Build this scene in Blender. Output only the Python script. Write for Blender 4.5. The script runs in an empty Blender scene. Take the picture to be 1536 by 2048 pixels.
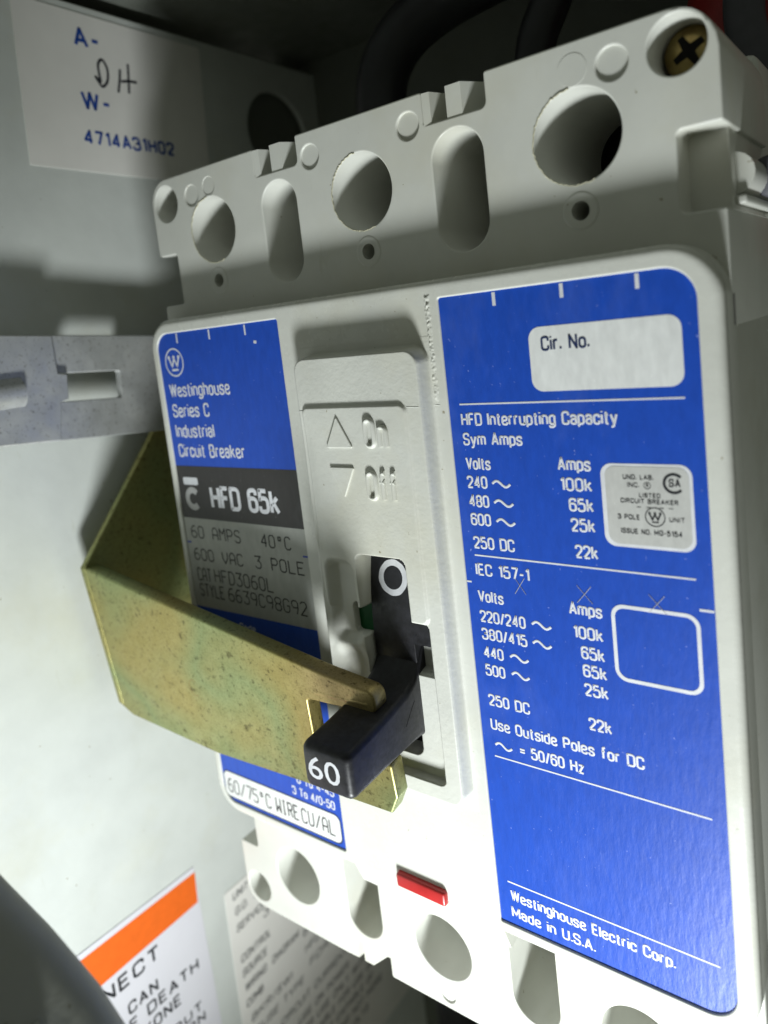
import bpy, bmesh, math, random
import numpy as np
from mathutils import Matrix, Vector
from mathutils.geometry import delaunay_2d_cdt

# ------------------------------------------------------------------ scene, camera, light
S = 0.001                                   # everything below is written in millimetres
scene = bpy.context.scene
col = scene.collection

cam_data = bpy.data.cameras.new("camera")
cam = bpy.data.objects.new("camera", cam_data)
col.objects.link(cam)
AX = ((0.7995768, 0.5900970, -0.1116352), (-0.0117731, -0.1704470, -0.9852965), (-0.6004484, 0.7891345, -0.1293382))
CAM = Vector((122.343, -89.195, 94.560))
m = Matrix.Identity(4)
for i in range(3):
    m[i][0] = AX[0][i]; m[i][1] = -AX[1][i]; m[i][2] = -AX[2][i]; m[i][3] = CAM[i] * S
cam.matrix_world = m
cam_data.sensor_fit = 'HORIZONTAL'
cam_data.sensor_width = 36.0
cam_data.lens = 1473.02 / 1536 * 36
cam_data.shift_x = -(782.25 - 768) / 1536
cam_data.shift_y = (842.26 - 1024) / 1536
cam_data.clip_start = 0.005
cam_data.clip_end = 10.0
cam_data.dof.use_dof = True
cam_data.dof.focus_distance = 0.112
cam_data.dof.aperture_fstop = 22.0
scene.camera = cam

world = bpy.data.worlds.new("World")
scene.world = world
world.use_nodes = True
bg = world.node_tree.nodes["Background"]
bg.inputs[0].default_value = (0.93, 1.0, 0.80, 1)
bg.inputs[1].default_value = 0.095

lamp_data = bpy.data.lights.new("work_light", 'SPOT')
lamp_data.shadow_soft_size = 0.022
lamp_data.energy = 3.3
lamp_data.spot_size = math.radians(120)
lamp_data.spot_blend = 1.0
lamp_data.color = (0.95, 1.0, 1.0)
lamp = bpy.data.objects.new("work_light", lamp_data)
col.objects.link(lamp)
LAMP = Vector((107, -102, -120))
lamp.location = LAMP * S
lamp.rotation_euler = (Vector((10, 25, 200)) - LAMP).to_track_quat('-Z', 'Y').to_euler()

vs = scene.view_settings
vs.view_transform = 'Standard'; vs.look = 'None'; vs.exposure = 0.0; vs.gamma = 1.0; vs.use_curve_mapping = False
scene.render.engine = 'CYCLES'

# ------------------------------------------------------------------ materials
def lin(r, g, b):
    return tuple((c / 255 / 12.92 if c / 255 <= .04045 else ((c / 255 + .055) / 1.055) ** 2.4) for c in (r, g, b)) + (1,)

class N:
    """small node-tree writer"""
    def __init__(s, name):
        s.m = bpy.data.materials.new(name); s.m.use_nodes = True
        s.t = s.m.node_tree; s.p = s.t.nodes["Principled BSDF"]
        s.co = s.t.nodes.new('ShaderNodeTexCoord').outputs['Object']
    def new(s, k): return s.t.nodes.new(k)
    def ln(s, a, b): s.t.links.new(a, b)
    def mapped(s, sc):
        mp = s.new('ShaderNodeMapping'); mp.inputs['Scale'].default_value = sc; s.ln(s.co, mp.inputs['Vector']); return mp.outputs[0]
    def noise(s, scale, detail=3, rough=.55, sc=(1, 1, 1)):
        n = s.new('ShaderNodeTexNoise'); s.ln(s.mapped(sc), n.inputs['Vector'])
        n.inputs['Scale'].default_value = scale; n.inputs['Detail'].default_value = detail; n.inputs['Roughness'].default_value = rough
        return n.outputs['Fac']
    def ramp(s, fac, stops):
        r = s.new('ShaderNodeValToRGB'); s.ln(fac, r.inputs[0])
        e = r.color_ramp.elements
        while len(e) < len(stops): e.new(.5)
        for k, (p, c) in zip(e, stops): k.position = p; k.color = c if len(c) == 4 else tuple(c) + (1,)
        return r.outputs[0]
    def mix(s, fac, a, b, mode='MIX'):
        x = s.new('ShaderNodeMix'); x.data_type = 'RGBA'; x.blend_type = mode
        for sock, v in ((x.inputs[0], fac), (x.inputs[6], a), (x.inputs[7], b)):
            if hasattr(v, 'default_value') or hasattr(v, 'links'): s.ln(v, sock)
            else: sock.default_value = v
        return x.outputs[2]
    def bump(s, hs):
        last = None
        for h, strength, dist in hs:
            b = s.new('ShaderNodeBump'); b.inputs['Strength'].default_value = strength; b.inputs['Distance'].default_value = dist * S
            s.ln(h, b.inputs['Height'])
            if last: s.ln(last, b.inputs['Normal'])
            last = b.outputs[0]
        s.ln(last, s.p.inputs['Normal'])
    def set(s, rough=None, metal=None, spec=None, color=None):
        for k, v in (('Roughness', rough), ('Metallic', metal), ('Specular IOR Level', spec), ('Base Color', color)):
            if v is None: continue
            if hasattr(v, 'links'): s.ln(v, s.p.inputs[k])
            else: s.p.inputs[k].default_value = v

def plastic(name, c, rough=.36, fine=.12, coarse=0.0, grain=700):
    n = N(name)
    f = n.noise(90, 4); d = n.ramp(f, [(.3, tuple(x * .93 for x in c)), (.7, tuple(min(1, x * 1.03) for x in c))])
    sp = n.ramp(n.noise(900, 2, .4), [(.765, (1, 1, 1)), (.80, (.55, .5, .4))])
    st1_ = n.ramp(n.noise(38, 5, .62), [(.52, (1, 1, 1)), (.75, (.95, .93, .86))])
    sm = n.ramp(n.noise(240, 4, .7, (1, 1, .25)), [(.66, (1, 1, 1)), (.76, (.90, .89, .85))])
    n.set(color=n.mix(1.0, n.mix(1.0, n.mix(1.0, d, sp, 'MULTIPLY'), st1_, 'MULTIPLY'), sm, 'MULTIPLY'), spec=.45)
    n.set(rough=n.ramp(n.noise(260, 3), [(.3, (rough * .8,) * 3), (.7, (rough * 1.25,) * 3)]))
    hs = [(n.noise(grain * 3, 3), fine, .05)]
    if coarse: hs.append((n.noise(grain, 5, .65), coarse, .25))
    n.bump(hs)
    return n.m

PL = (.64, .645, .595)
M = {}
M['plastic'] = plastic('grey_plastic', PL, .36, .10, .04, 350)
M['plastic_rough'] = plastic('textured_grey_plastic', PL, .45, .2, .26, 900)
M['plastic_insert'] = plastic('light_plastic', (.66, .665, .63), .4, .08)
M['plastic_rim'] = plastic('rim_plastic', PL, .26, .10, .16, 500)
M['wall'] = plastic('painted_sheet_steel', (.635, .66, .63), .42, .05, .2, 320)
M['panel'] = plastic('shaded_panel', (.17, .18, .155), .5, .05)  # cabinet colour darkened, the breaker's shadow is put into it

def paper(name, c, rough=.38, fibre=.35, spec=.4):
    n = N(name)
    f = n.noise(900, 4, .6, (1, 1, .4)); v = n.ramp(f, [(.3, tuple(x * .90 for x in c[:3])), (.72, tuple(min(1, x * 1.06) for x in c[:3]))])
    dust = n.ramp(n.noise(2300, 2, .5), [(.735, (0, 0, 0)), (.79, (.22, .22, .22))])
    rub = n.ramp(n.noise(45, 5, .7, (1, 1, .5)), [(.55, (0, 0, 0)), (.85, (.05, .055, .06))])
    n.set(color=n.mix(1.0, n.mix(1.0, v, dust, 'ADD'), rub, 'ADD'), rough=rough, spec=spec)
    n.bump([(n.noise(1300, 4, .62, (1, 1, .30)), fibre, .10), (n.noise(160, 2), .12, .25)])
    return n.m
M['blue'] = paper('blue_label_foil', lin(26, 74, 180), .42, .6, .36)
M['white_label'] = paper('white_label_foil', (.74, .75, .74), .4, .25)
M['grey_label'] = paper('grey_label_foil', (.42, .43, .40), .4, .3)
M['black_label'] = paper('black_label_foil', (.030, .028, .028), .42, .4)
M['silver'] = paper('silver_sticker', (.52, .52, .50), .33, .3)

def flat(name, c, rough=.5, spec=.3, var=.12, scale=500):
    n = N(name)
    n.set(color=n.ramp(n.noise(scale, 3), [(.3, tuple(x * (1 - var) for x in c[:3])), (.7, tuple(min(1, x * (1 + var * .4)) for x in c[:3]))]), rough=rough, spec=spec)
    return n.m
M['ink_white'] = flat('white_ink', (.70, .71, .75))
M['ink_black'] = flat('black_ink', (.020, .022, .026))
M['ink_grey'] = flat('dot_matrix_ink', (.045, .045, .045), var=.4, scale=4000)
M['ink_navy'] = flat('navy_ink', lin(38, 52, 90))
M['ink_blue'] = flat('blue_ink', lin(34, 74, 158))
M['ink_band'] = flat('blue_mark', lin(28, 60, 180))
M['ink_silver'] = flat('band_silver', (.50, .50, .50))
M['pen'] = flat('ball_pen_ink', (.03, .032, .04))
M['paper'] = flat('sticker_paper', (.84, .82, .78), .6, .2, .05, 80)
M['paper_white'] = flat('glossy_sticker', (.72, .71, .76), .35, .4, .04, 60)
M['orange'] = flat('orange_print', lin(236, 108, 36), .4, .35, .06)
M['green'] = flat('green_flag', (.003, .085, .022), .5)
M['red'] = flat('red_plastic', (.42, .020, .020), .36, .5, .1)
M['dark_red'] = flat('dark_red_insulation', (.26, .02, .018), .4)
M['cable'] = flat('black_cable_jacket', (.016, .016, .019), .42, .4, .3, 200)
M['grey_cable'] = flat('grey_cable_jacket', (.07, .07, .08), .5)
M['dark'] = flat('near_black', (.010, .010, .009), .9, .1)  # near-black; in the bores and screw cross it stands in for shade
M['dark_cap'] = flat('dark_grey_cap', (.10, .10, .115), .5)

n = N('black_toggle_plastic')
n.set(color=n.ramp(n.noise(700, 4), [(.35, (.010, .010, .012)), (.75, (.024, .024, .030))]), spec=.42)
n.set(rough=n.ramp(n.noise(1500, 3), [(.3, (.38,) * 3), (.7, (.56,) * 3)]))
n.bump([(n.noise(3000, 3), .25, .06), (n.noise(260, 2), .1, .2)])
M['toggle'] = n.m

n = N('yellow_chromate_steel')
base = n.ramp(n.noise(24, 2, .45), [(.30, (.36, .30, .085)), (.43, (.41, .345, .125)), (.53, (.30, .345, .155)), (.62, (.39, .325, .115)), (.75, (.41, .315, .14))])
scr = n.ramp(n.noise(2600, 3, .7), [(.30, (.70, .70, .64)), (.52, (1, 1, 1))])
base = n.mix(1.0, base, scr, 'MULTIPLY')
spots = n.ramp(n.noise(1000, 4, .7), [(.33, (.42, .40, .34)), (.43, (1, 1, 1))])
pits = n.ramp(n.noise(380, 3, .6), [(.29, (.50, .48, .43)), (.36, (1, 1, 1))])
n.set(color=n.mix(1.0, n.mix(1.0, base, spots, 'MULTIPLY'), pits, 'MULTIPLY'), metal=.8)
n.set(rough=n.ramp(n.noise(420, 3), [(.3, (.34,) * 3), (.7, (.52,) * 3)]))
n.bump([(n.noise(1300, 4, .7), .35, .08), (n.noise(250, 3), .15, .25)])
M['brass'] = n.m

n = N('zinc_plated_steel')
zc = n.ramp(n.noise(130, 5, .65), [(.3, (.47, .475, .47)), (.5, (.52, .53, .53)), (.68, (.58, .585, .575))])
zs = n.ramp(n.noise(1600, 3, .7), [(.30, (.55, .53, .5)), (.42, (1, 1, 1))])
n.set(color=n.mix(1.0, zc, zs, 'MULTIPLY'), metal=.6)
n.set(rough=n.ramp(n.noise(300, 4), [(.3, (.36,) * 3), (.7, (.58,) * 3)]))
n.bump([(n.noise(1100, 4, .7), .35, .08)])
M['zinc'] = n.m

n = N('dulled_brass_screw')
n.set(color=n.ramp(n.noise(500, 4), [(.3, (.22, .15, .05)), (.7, (.42, .33, .13))]), metal=.85, rough=.42)
n.bump([(n.noise(1500, 3), .3, .08)])
M['screw'] = n.m
M['lever'] = plastic('grey_lever_plastic', (.42, .43, .38), .55, .2, .5, 160)

# ------------------------------------------------------------------ helpers
ORG = {}
def tag(o, label=None, cat=None, group=None, kind=None):
    for k, v in (('label', label), ('category', cat), ('group', group), ('kind', kind)):
        if v: o[k] = v
    return o
def thing(name, org, label, cat, group=None):
    o = bpy.data.objects.new(name, None); col.objects.link(o)
    o.location = Vector(org) * S; o.empty_display_size = .005
    ORG[o.name] = Vector(org)
    return tag(o, label, cat, group)
def link(name, verts, faces, mat, parent=None, smooth=True, angle=38):
    org = ORG[parent.name] if parent else Vector(np.mean(np.array(verts, float), axis=0))
    me = bpy.data.meshes.new(name)
    me.from_pydata([((v[0] - org[0]) * S, (v[1] - org[1]) * S, (v[2] - org[2]) * S) for v in verts], [], faces)
    bm = bmesh.new(); bm.from_mesh(me)
    bmesh.ops.remove_doubles(bm, verts=bm.verts, dist=1e-7)
    bm.to_mesh(me); bm.free()
    if smooth:
        me.shade_smooth(); me.set_sharp_from_angle(angle=math.radians(angle))
    me.materials.append(M[mat])
    o = bpy.data.objects.new(name, me); col.objects.link(o)
    if parent: o.parent = parent
    else: o.location = org * S
    ORG[o.name] = org
    return o

FRONT = (Vector((1, 0, 0)), Vector((0, 0, 1)), Vector((0, -1, 0)))
SIDE = (Vector((0, 1, 0)), Vector((0, 0, 1)), Vector((1, 0, 0)))
TOP = (Vector((1, 0, 0)), Vector((0, 1, 0)), Vector((0, 0, 1)))
def place(pts, frame, org):
    U, Vv, Nn = frame; o = Vector(org)
    return [o + U * p[0] + Vv * p[1] + Nn * p[2] for p in pts]

def curve_mesh(cu):
    o = bpy.data.objects.new('tmp', cu); col.objects.link(o)
    dg = bpy.context.evaluated_depsgraph_get(); dg.update()
    me = o.evaluated_get(dg).to_mesh()
    v = [tuple(x.co) for x in me.vertices]; f = [tuple(p.vertices) for p in me.polygons]
    o.evaluated_get(dg).to_mesh_clear()
    bpy.data.objects.remove(o); bpy.data.curves.remove(cu)
    return v, f

def area2(p): return sum(p[i][0] * p[(i + 1) % len(p)][1] - p[(i + 1) % len(p)][0] * p[i][1] for i in range(len(p)))
def rpoly(pts, r, seg=6):
    """polygon with rounded corners; r is a number or a list"""
    n = len(pts); out = []
    for i in range(n):
        rr = r[i] if isinstance(r, (list, tuple)) else r
        a, b, c = Vector(pts[i - 1]), Vector(pts[i]), Vector(pts[(i + 1) % n])
        if rr <= 0: out.append(tuple(b)); continue
        d1, d2 = (a - b), (c - b); l1, l2 = d1.length, d2.length; d1.normalize(); d2.normalize()
        ang = d1.angle(d2); t = min(rr / math.tan(ang / 2), l1 * .49, l2 * .49); rr = t * math.tan(ang / 2)
        ctr = b + (d1 + d2).normalized() * (rr / math.sin(ang / 2))
        p, q = b + d1 * t, b + d2 * t
        a0 = math.atan2(p.y - ctr.y, p.x - ctr.x); a1 = math.atan2(q.y - ctr.y, q.x - ctr.x)
        da = (a1 - a0 + math.pi) % (2 * math.pi) - math.pi
        for k in range(seg + 1): out.append((ctr.x + rr * math.cos(a0 + da * k / seg), ctr.y + rr * math.sin(a0 + da * k / seg)))
    return out
def rect(x0, x1, z0, z1, r=0, seg=6): return rpoly([(x0, z0), (x1, z0), (x1, z1), (x0, z1)], r, seg)
def circle(x, z, r, seg=40): return [(x + r * math.cos(2 * math.pi * k / seg), z + r * math.sin(2 * math.pi * k / seg)) for k in range(seg)]

def offset_loop(p, d):
    """move a loop d to the left of its direction"""
    n = len(p); out = []
    for i in range(n):
        a, b, c = p[i - 1], p[i], p[(i + 1) % n]
        e1 = Vector((b[0] - a[0], b[1] - a[1])); e2 = Vector((c[0] - b[0], c[1] - b[1]))
        if e1.length < 1e-9 or e2.length < 1e-9: out.append(b); continue
        e1.normalize(); e2.normalize(); n1 = Vector((-e1.y, e1.x)); n2 = Vector((-e2.y, e2.x))
        m = (n1 + n2) / max(1 + n1.dot(n2), .25)
        out.append((b[0] + m.x * d, b[1] + m.y * d))
    return out
def clean(p):
    q = [p[0]]
    for c in p[1:]:
        if math.hypot(c[0] - q[-1][0], c[1] - q[-1][1]) > 1e-4: q.append(c)
    if math.hypot(q[0][0] - q[-1][0], q[0][1] - q[-1][1]) < 1e-4: q.pop()
    return q
def inside(g, p):
    r = False
    for i in range(len(p)):
        a, b = p[i - 1], p[i]
        if (a[1] > g[1]) != (b[1] > g[1]) and g[0] < (b[0] - a[0]) * (g[1] - a[1]) / (b[1] - a[1]) + a[0]: r = not r
    return r
def plate_mesh(outer, holes, thick, bevel, seg=3, both=False, hole_bevel=None):
    """flat plate with holes, rounded edges; w from -thick (back) to 0 (front); last item: number of faces that stay flat-shaded"""
    loops = []
    for k, p in enumerate([outer] + list(holes)):
        p = clean(p)
        if (area2(p) > 0) != (k == 0): p = list(reversed(p))      # material always on the left
        loops.append(p)
    def profile(bv):
        if not bv: return [(0, 0), (0, -thick)]
        pr = [(bv * 1.35, 0.0)] + [(bv * (1 - math.sin(t)), -bv * (1 - math.cos(t))) for t in [math.pi / 2 * k / seg for k in range(seg + 1)]]
        return pr + ([(a, -thick - b) for a, b in reversed(pr)] if both else [(0, -thick)])
    v, sides, caps = [], [], [[], []]
    for li, p in enumerate(loops):
        n = len(p); ids = []; prof = profile(bevel if li == 0 or hole_bevel is None else hole_bevel)
        for a, w in prof:
            ids.append(list(range(len(v), len(v) + n)))
            v += [(q[0], q[1], w) for q in (offset_loop(p, a) if a else p)]
        for r0, r1 in zip(ids, ids[1:]):
            for k in range(n): sides.append((r0[k], r1[k], r1[(k + 1) % n], r0[(k + 1) % n]))
        caps[0].append(ids[0]); caps[1].append(ids[-1])
    flats = []
    for c, flip in ((caps[0], False), (caps[1], True)):
        idx = [i for l in c for i in l]; pos = {i: k for k, i in enumerate(idx)}
        co = [Vector((v[i][0], v[i][1])) for i in idx]
        ed = [(pos[l[k]], pos[l[(k + 1) % len(l)]]) for l in c for k in range(len(l))]
        vo, eo, fo, ov, oe, of = delaunay_2d_cdt(co, ed, [], 1, 1e-6)
        hl = [[v[i] for i in l] for l in c[1:]]
        mp = [idx[o[0]] if o else None for o in ov]
        for k, m_ in enumerate(mp):
            if m_ is None: mp[k] = len(v); v.append((vo[k][0], vo[k][1], 0.0 if not flip else -thick))
        for t in fo:
            g = (sum(vo[k][0] for k in t) / len(t), sum(vo[k][1] for k in t) / len(t))
            if any(inside(g, h) for h in hl): continue
            q = [mp[k] for k in t]
            flats.append(tuple(reversed(q)) if flip else tuple(q))
    return v, sides + flats, len(flats)
def plate(name, outer, holes, front, thick, bevel, mat, parent=None, frame=FRONT, org=None, angle=38, both=False, hole_bevel=None):
    v, f, nf = plate_mesh(outer, holes, thick, bevel, 4 if bevel > .8 else 3, both, hole_bevel)
    if org is None: org = frame[2] * front
    o = link(name, place(v, frame, org), f, mat, parent, angle=angle)
    for p in o.data.polygons[len(o.data.polygons) - nf:]: p.use_smooth = False
    return o

def split_sharp(l, r):
    out, cur = [], [l[0]]
    for a, b, c in zip(l, l[1:], l[2:]):
        cur.append(b)
        e1, e2 = Vector((b[0] - a[0], b[1] - a[1])), Vector((c[0] - b[0], c[1] - b[1]))
        if e1.length > 1e-6 and e2.length > 1e-6 and e1.angle(e2) > math.radians(55):
            e1.normalize(); e2.normalize()
            cur[-1] = (b[0] + e1.x * r * .6, b[1] + e1.y * r * .6); out.append(cur); cur = [(b[0] - e2.x * r * .6, b[1] - e2.y * r * .6)]
    cur.append(l[-1]); out.append(cur)
    return out
def sweep(name, pts, r, mat, parent=None, seg=5, smooth=True, frame=None, org=None, flat_to=None, closed=False):
    """tube along points; with a frame the points are 2-D and the tube is flattened into a printed stroke"""
    cu = bpy.data.curves.new('tmp', 'CURVE'); cu.dimensions = '3D'; cu.bevel_depth = r; cu.bevel_resolution = seg; cu.use_fill_caps = True
    if frame: pts = [q for l in pts for q in split_sharp(l, r)]
    for line in pts:
        sp = cu.splines.new('POLY'); sp.points.add(len(line) - 1); sp.use_cyclic_u = closed
        for q, c in zip(sp.points, line): q.co = (c[0], c[1], c[2] if len(c) > 2 else 0, 1)
    v, f = curve_mesh(cu)
    if frame: v = place([(a, b, c / r * flat_to) for a, b, c in v], frame, org)
    return link(name, v, f, mat, parent)
def smooth_path(P, k=10):
    P = [np.array(p, float) for p in P]; Q = [2 * P[0] - P[1]] + P + [2 * P[-1] - P[-2]]; out = []
    for i in range(1, len(Q) - 2):
        for j in range(k):
            t = j / k; a, b, c, d = Q[i - 1:i + 3]
            out.append(tuple(.5 * (2 * b + (c - a) * t + (2 * a - 5 * b + 4 * c - d) * t * t + (3 * b - a - 3 * c + d) * t ** 3)))
    return out + [tuple(P[-1])]
def box(name, lo, hi, mat, parent=None, bevel=0.5, seg=3):
    bm = bmesh.new(); bmesh.ops.create_cube(bm, size=1)
    for v in bm.verts: v.co = [lo[i] + (v.co[i] + .5) * (hi[i] - lo[i]) for i in range(3)]
    if bevel: bmesh.ops.bevel(bm, geom=bm.edges[:], offset=bevel, segments=seg, profile=.5, affect='EDGES')
    v = [tuple(x.co) for x in bm.verts]; bm.verts.index_update(); f = [[x.index for x in p.verts] for p in bm.faces]; bm.free()
    return link(name, v, f, mat, parent)
def lathe(name, prof, mat, parent, org, frame=FRONT, seg=40):
    """profile of (radius, height) turned about the frame's normal"""
    v, f = [], []
    for r, h in prof:
        for k in range(seg): v.append((r * math.cos(2 * math.pi * k / seg), r * math.sin(2 * math.pi * k / seg), h))
    for i in range(len(prof) - 1):
        for k in range(seg): f.append((i * seg + k, i * seg + (k + 1) % seg, (i + 1) * seg + (k + 1) % seg, (i + 1) * seg + k))
    return link(name, place(v, frame, org), f, mat, parent)
def loft(name, secs, mat, parent):
    v = [p for s in secs for p in s]; n = len(secs[0]); f = []
    for i in range(len(secs) - 1):
        for k in range(n): f.append((i * n + k, i * n + (k + 1) % n, (i + 1) * n + (k + 1) % n, (i + 1) * n + k))
    f += [tuple(reversed(range(n))), tuple(range((len(secs) - 1) * n, len(secs) * n))]
    return link(name, v, f, mat, parent, angle=50)

CAPH = {}
def text_mesh(s, weight=0.0, extrude=0, bevel=0):
    cu = bpy.data.curves.new('tmp', 'FONT'); cu.body = s; cu.resolution_u = 3; cu.offset = weight; cu.extrude = extrude; cu.bevel_depth = bevel; cu.bevel_resolution = 2
    return curve_mesh(cu)
def font_text(s, u0, u1, v0, cap, mat, parent, w, frame=FRONT, weight=.012, name='printed_line', shear=0, rot=0, extrude=0, bevel=0):
    """one printed line: left and right end, baseline, cap height (mm), w = distance of the face along the frame normal"""
    if not CAPH: CAPH['h'] = max(p[1] for p in text_mesh('H')[0])
    v, f = text_mesh(s, weight, extrude, bevel)
    a = min(p[0] for p in v); b = max(p[0] for p in v); k = cap / CAPH['h']; ku = (u1 - u0) / (b - a)
    z0 = min(p[2] for p in v)
    q = []
    for p in v:
        x, y = (p[0] - a) * ku, p[1] * k
        x += y * shear
        if rot: x, y = x * math.cos(rot) - y * math.sin(rot), x * math.sin(rot) + y * math.cos(rot)
        q.append((u0 + x, v0 + y, w + (p[2] - z0)))
    return link(name, place(q, frame, (0, 0, 0)), f, mat, parent, smooth=bool(bevel))

# condensed grotesque alphabet drawn with strokes: cap height 6, 'r' strokes get rounded corners, 'c' is closed and rounded
def _g(t):
    out = []
    for part in t.split(';'):
        k, pts = part.split(':')
        out.append((k.strip(), [tuple(float(c) for c in p.split(',')) for p in pts.split()]))
    return out
GL = {k: _g(v) for k, v in {
 'A': 's:0,0 1.5,6 3,0;s:.5,1.9 2.5,1.9', 'B': 's:0,0 0,6;r:0,6 2.6,6 2.6,3.2 0,3.2;r:0,3.2 2.8,3.2 2.8,0 0,0', 'C': 'r:2.7,4.2 2.7,6 0,6 0,0 2.7,0 2.7,1.8',
 'D': 's:0,-.2 0,6.2;r:-.2,6 2.9,6 2.9,0 -.2,0', 'E': 's:2.3,6 0,6 0,0 2.4,0;s:0,3.1 2.1,3.1', 'F': 's:2.3,6 0,6 0,0;s:0,3.1 2,3.1', 'G': 'r:2.8,4.2 2.8,6 0,6 0,0 2.8,0 2.8,2.9;s:1.6,2.9 2.8,2.9',
 'H': 's:0,0 0,6;s:2.8,0 2.8,6;s:0,3.1 2.8,3.1', 'I': 's:0,0 0,6', 'K': 's:0,0 0,6;s:2.8,6 0,2.4;s:1,3.6 2.9,0', 'L': 's:0,6 0,0 2.2,0', 'M': 's:0,0 0,6 1.8,1.4 3.6,6 3.6,0', 'N': 's:0,0 0,6 2.8,0 2.8,6',
 'O': 'c:0,0 2.8,0 2.8,6 0,6', 'P': 's:0,0 0,6;r:0,6 2.7,6 2.7,2.8 0,2.8', 'R': 's:0,0 0,6;r:0,6 2.7,6 2.7,3 0,3;s:1.5,3 2.8,0', 'S': 'r:2.6,4.4 2.6,6 0,6 0,3.4 2.7,2.7 2.7,0 0,0 0,1.7',
 'T': 's:0,6 2.8,6;s:1.4,6 1.4,0', 'U': 'r:0,6 0,0 2.8,0 2.8,6', 'V': 's:0,6 1.5,0 3,6', 'W': 's:0,6 1.05,0 2.1,6 3.15,0 4.2,6', 'Y': 's:0,6 1.4,2.7 2.8,6;s:1.4,2.7 1.4,0', 'X': 's:0,0 2.8,6;s:0,6 2.8,0',
 'a': 'r:.1,3.1 .1,4.3 2.2,4.3 2.2,0;r:2.2,2.6 0,2.4 0,0 2.2,.1', 'c': 'r:2.2,2.9 2.2,4.3 0,4.3 0,0 2.2,0 2.2,1.4', 'd': 's:2.3,6 2.3,0;r:2.3,4.3 0,4.3 0,0 2.3,0', 'e': 'r:.1,2.15 2.3,2.15 2.3,4.3 0,4.3 0,0 2.3,0 2.3,1.1',
 'f': 'r:1.7,6 .6,6 .6,0;s:0,3.9 1.4,3.9', 'g': 'r:2.3,4.3 2.3,-1.5 0,-1.5 0,-.7;r:2.3,4.3 0,4.3 0,0 2.3,0', 'h': 's:0,0 0,6;r:0,3.2 .1,4.3 2.3,4.3 2.3,0', 'i': 's:0,0 0,4.3;s:0,5.5 0,6', 'k': 's:0,0 0,6;s:2.1,4.3 0,1.9;s:.8,2.8 2.3,0',
 'l': 's:0,0 0,6', 'm': 's:0,0 0,4.3;r:0,3.4 .1,4.3 1.9,4.3 1.9,0;r:1.9,3.4 2,4.3 3.8,4.3 3.8,0', 'n': 's:0,0 0,4.3;r:0,3.2 .1,4.3 2.3,4.3 2.3,0', 'o': 'c:0,0 2.3,0 2.3,4.3 0,4.3', 'p': 's:0,4.3 0,-1.5;r:0,4.3 2.3,4.3 2.3,0 0,0',
 'r': 's:0,0 0,4.3;r:0,3 .2,4.3 1.5,4.2', 's': 'r:2.1,3.1 2.1,4.3 0,4.3 0,2.5 2.2,1.9 2.2,0 0,0 0,1.2', 't': 's:0,4.3 1.5,4.3;r:.6,5.6 .6,0 1.5,0', 'u': 'r:0,4.3 0,0 2.3,0 2.3,1;s:2.3,4.3 2.3,0', 'y': 's:0,4.3 1.2,.1;r:2.4,4.3 .9,-1.5 0,-1.5', 'z': 's:0,4.3 2.1,4.3 0,0 2.2,0',
 '0': 'c:0,0 2.6,0 2.6,6 0,6', '1': 's:.2,4.9 1.2,6 1.2,0', '2': 'r:0,4.3 0,6 2.6,6 2.6,3.7 0,.2;s:0,0 2.6,0', '3': 'r:0,4.5 0,6 2.5,6 2.5,3.2 1,3.2;r:1,3.2 2.7,3.2 2.7,0 0,0 0,1.6', '4': 's:2,0 2,6 0,1.6 2.7,1.6',
 '5': 's:2.4,6 .2,6 .1,3;r:.1,3.1 .3,3.9 2.7,3.9 2.7,0 0,0 0,1.5', '6': 'r:2.5,4.6 2.5,6 0,6 0,0 2.6,0 2.6,3.6 0,3.6', '7': 's:0,6 2.6,6 1,0', '8': 'c:.1,3.2 2.5,3.2 2.5,6 .1,6;c:0,0 2.6,0 2.6,3.2 0,3.2',
 '/': 's:0,-.2 1.6,6.2', '=': 's:0,2.2 2.6,2.2;s:0,3.8 2.6,3.8', '-': 's:0,2.7 1.6,2.7', '.': 's:0,.1 0,.95'}.items()}
def round_open(p, r, seg=4):
    out = [p[0]]
    for a, b, c in zip(p, p[1:], p[2:]):
        q = rpoly([a, b, c], [0, r, 0], seg); out += q[1:-1]
    return out + [p[-1]]
def text(s, u0, u1, v0, cap, mat, parent, w, frame=FRONT, weight=.48, name='printed_line', gap=1.25, flat_to=.03, shear=0):
    """one printed line: left and right end, baseline, cap height (mm), w = distance of the face along the frame normal"""
    x = 0; L = []
    for ch in s:
        if ch == ' ': x += 2.6; continue
        gl = GL[ch]; wd = max(p[0] for k, q in gl for p in q)
        for k, q in gl:
            if k == 'r': q = round_open(q, 1.15)
            if k == 'c': q = rpoly(q, 1.25, 4); q = q + [q[0], q[1]]
            L.append([(x + a + b * shear, b) for a, b in q])
        x += wd + gap
    x -= gap; r = weight * cap / 6; ku = (u1 - u0 - 2 * r) / max(x, .1); kv = (cap - 2 * r) / 6
    L = [[(u0 + r + a * ku, v0 + r + b * kv) for a, b in l] for l in L]
    return sweep(name, L, r, mat, parent, 1 if flat_to < .1 else 4, frame=frame, org=frame[2] * w, flat_to=flat_to)

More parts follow.
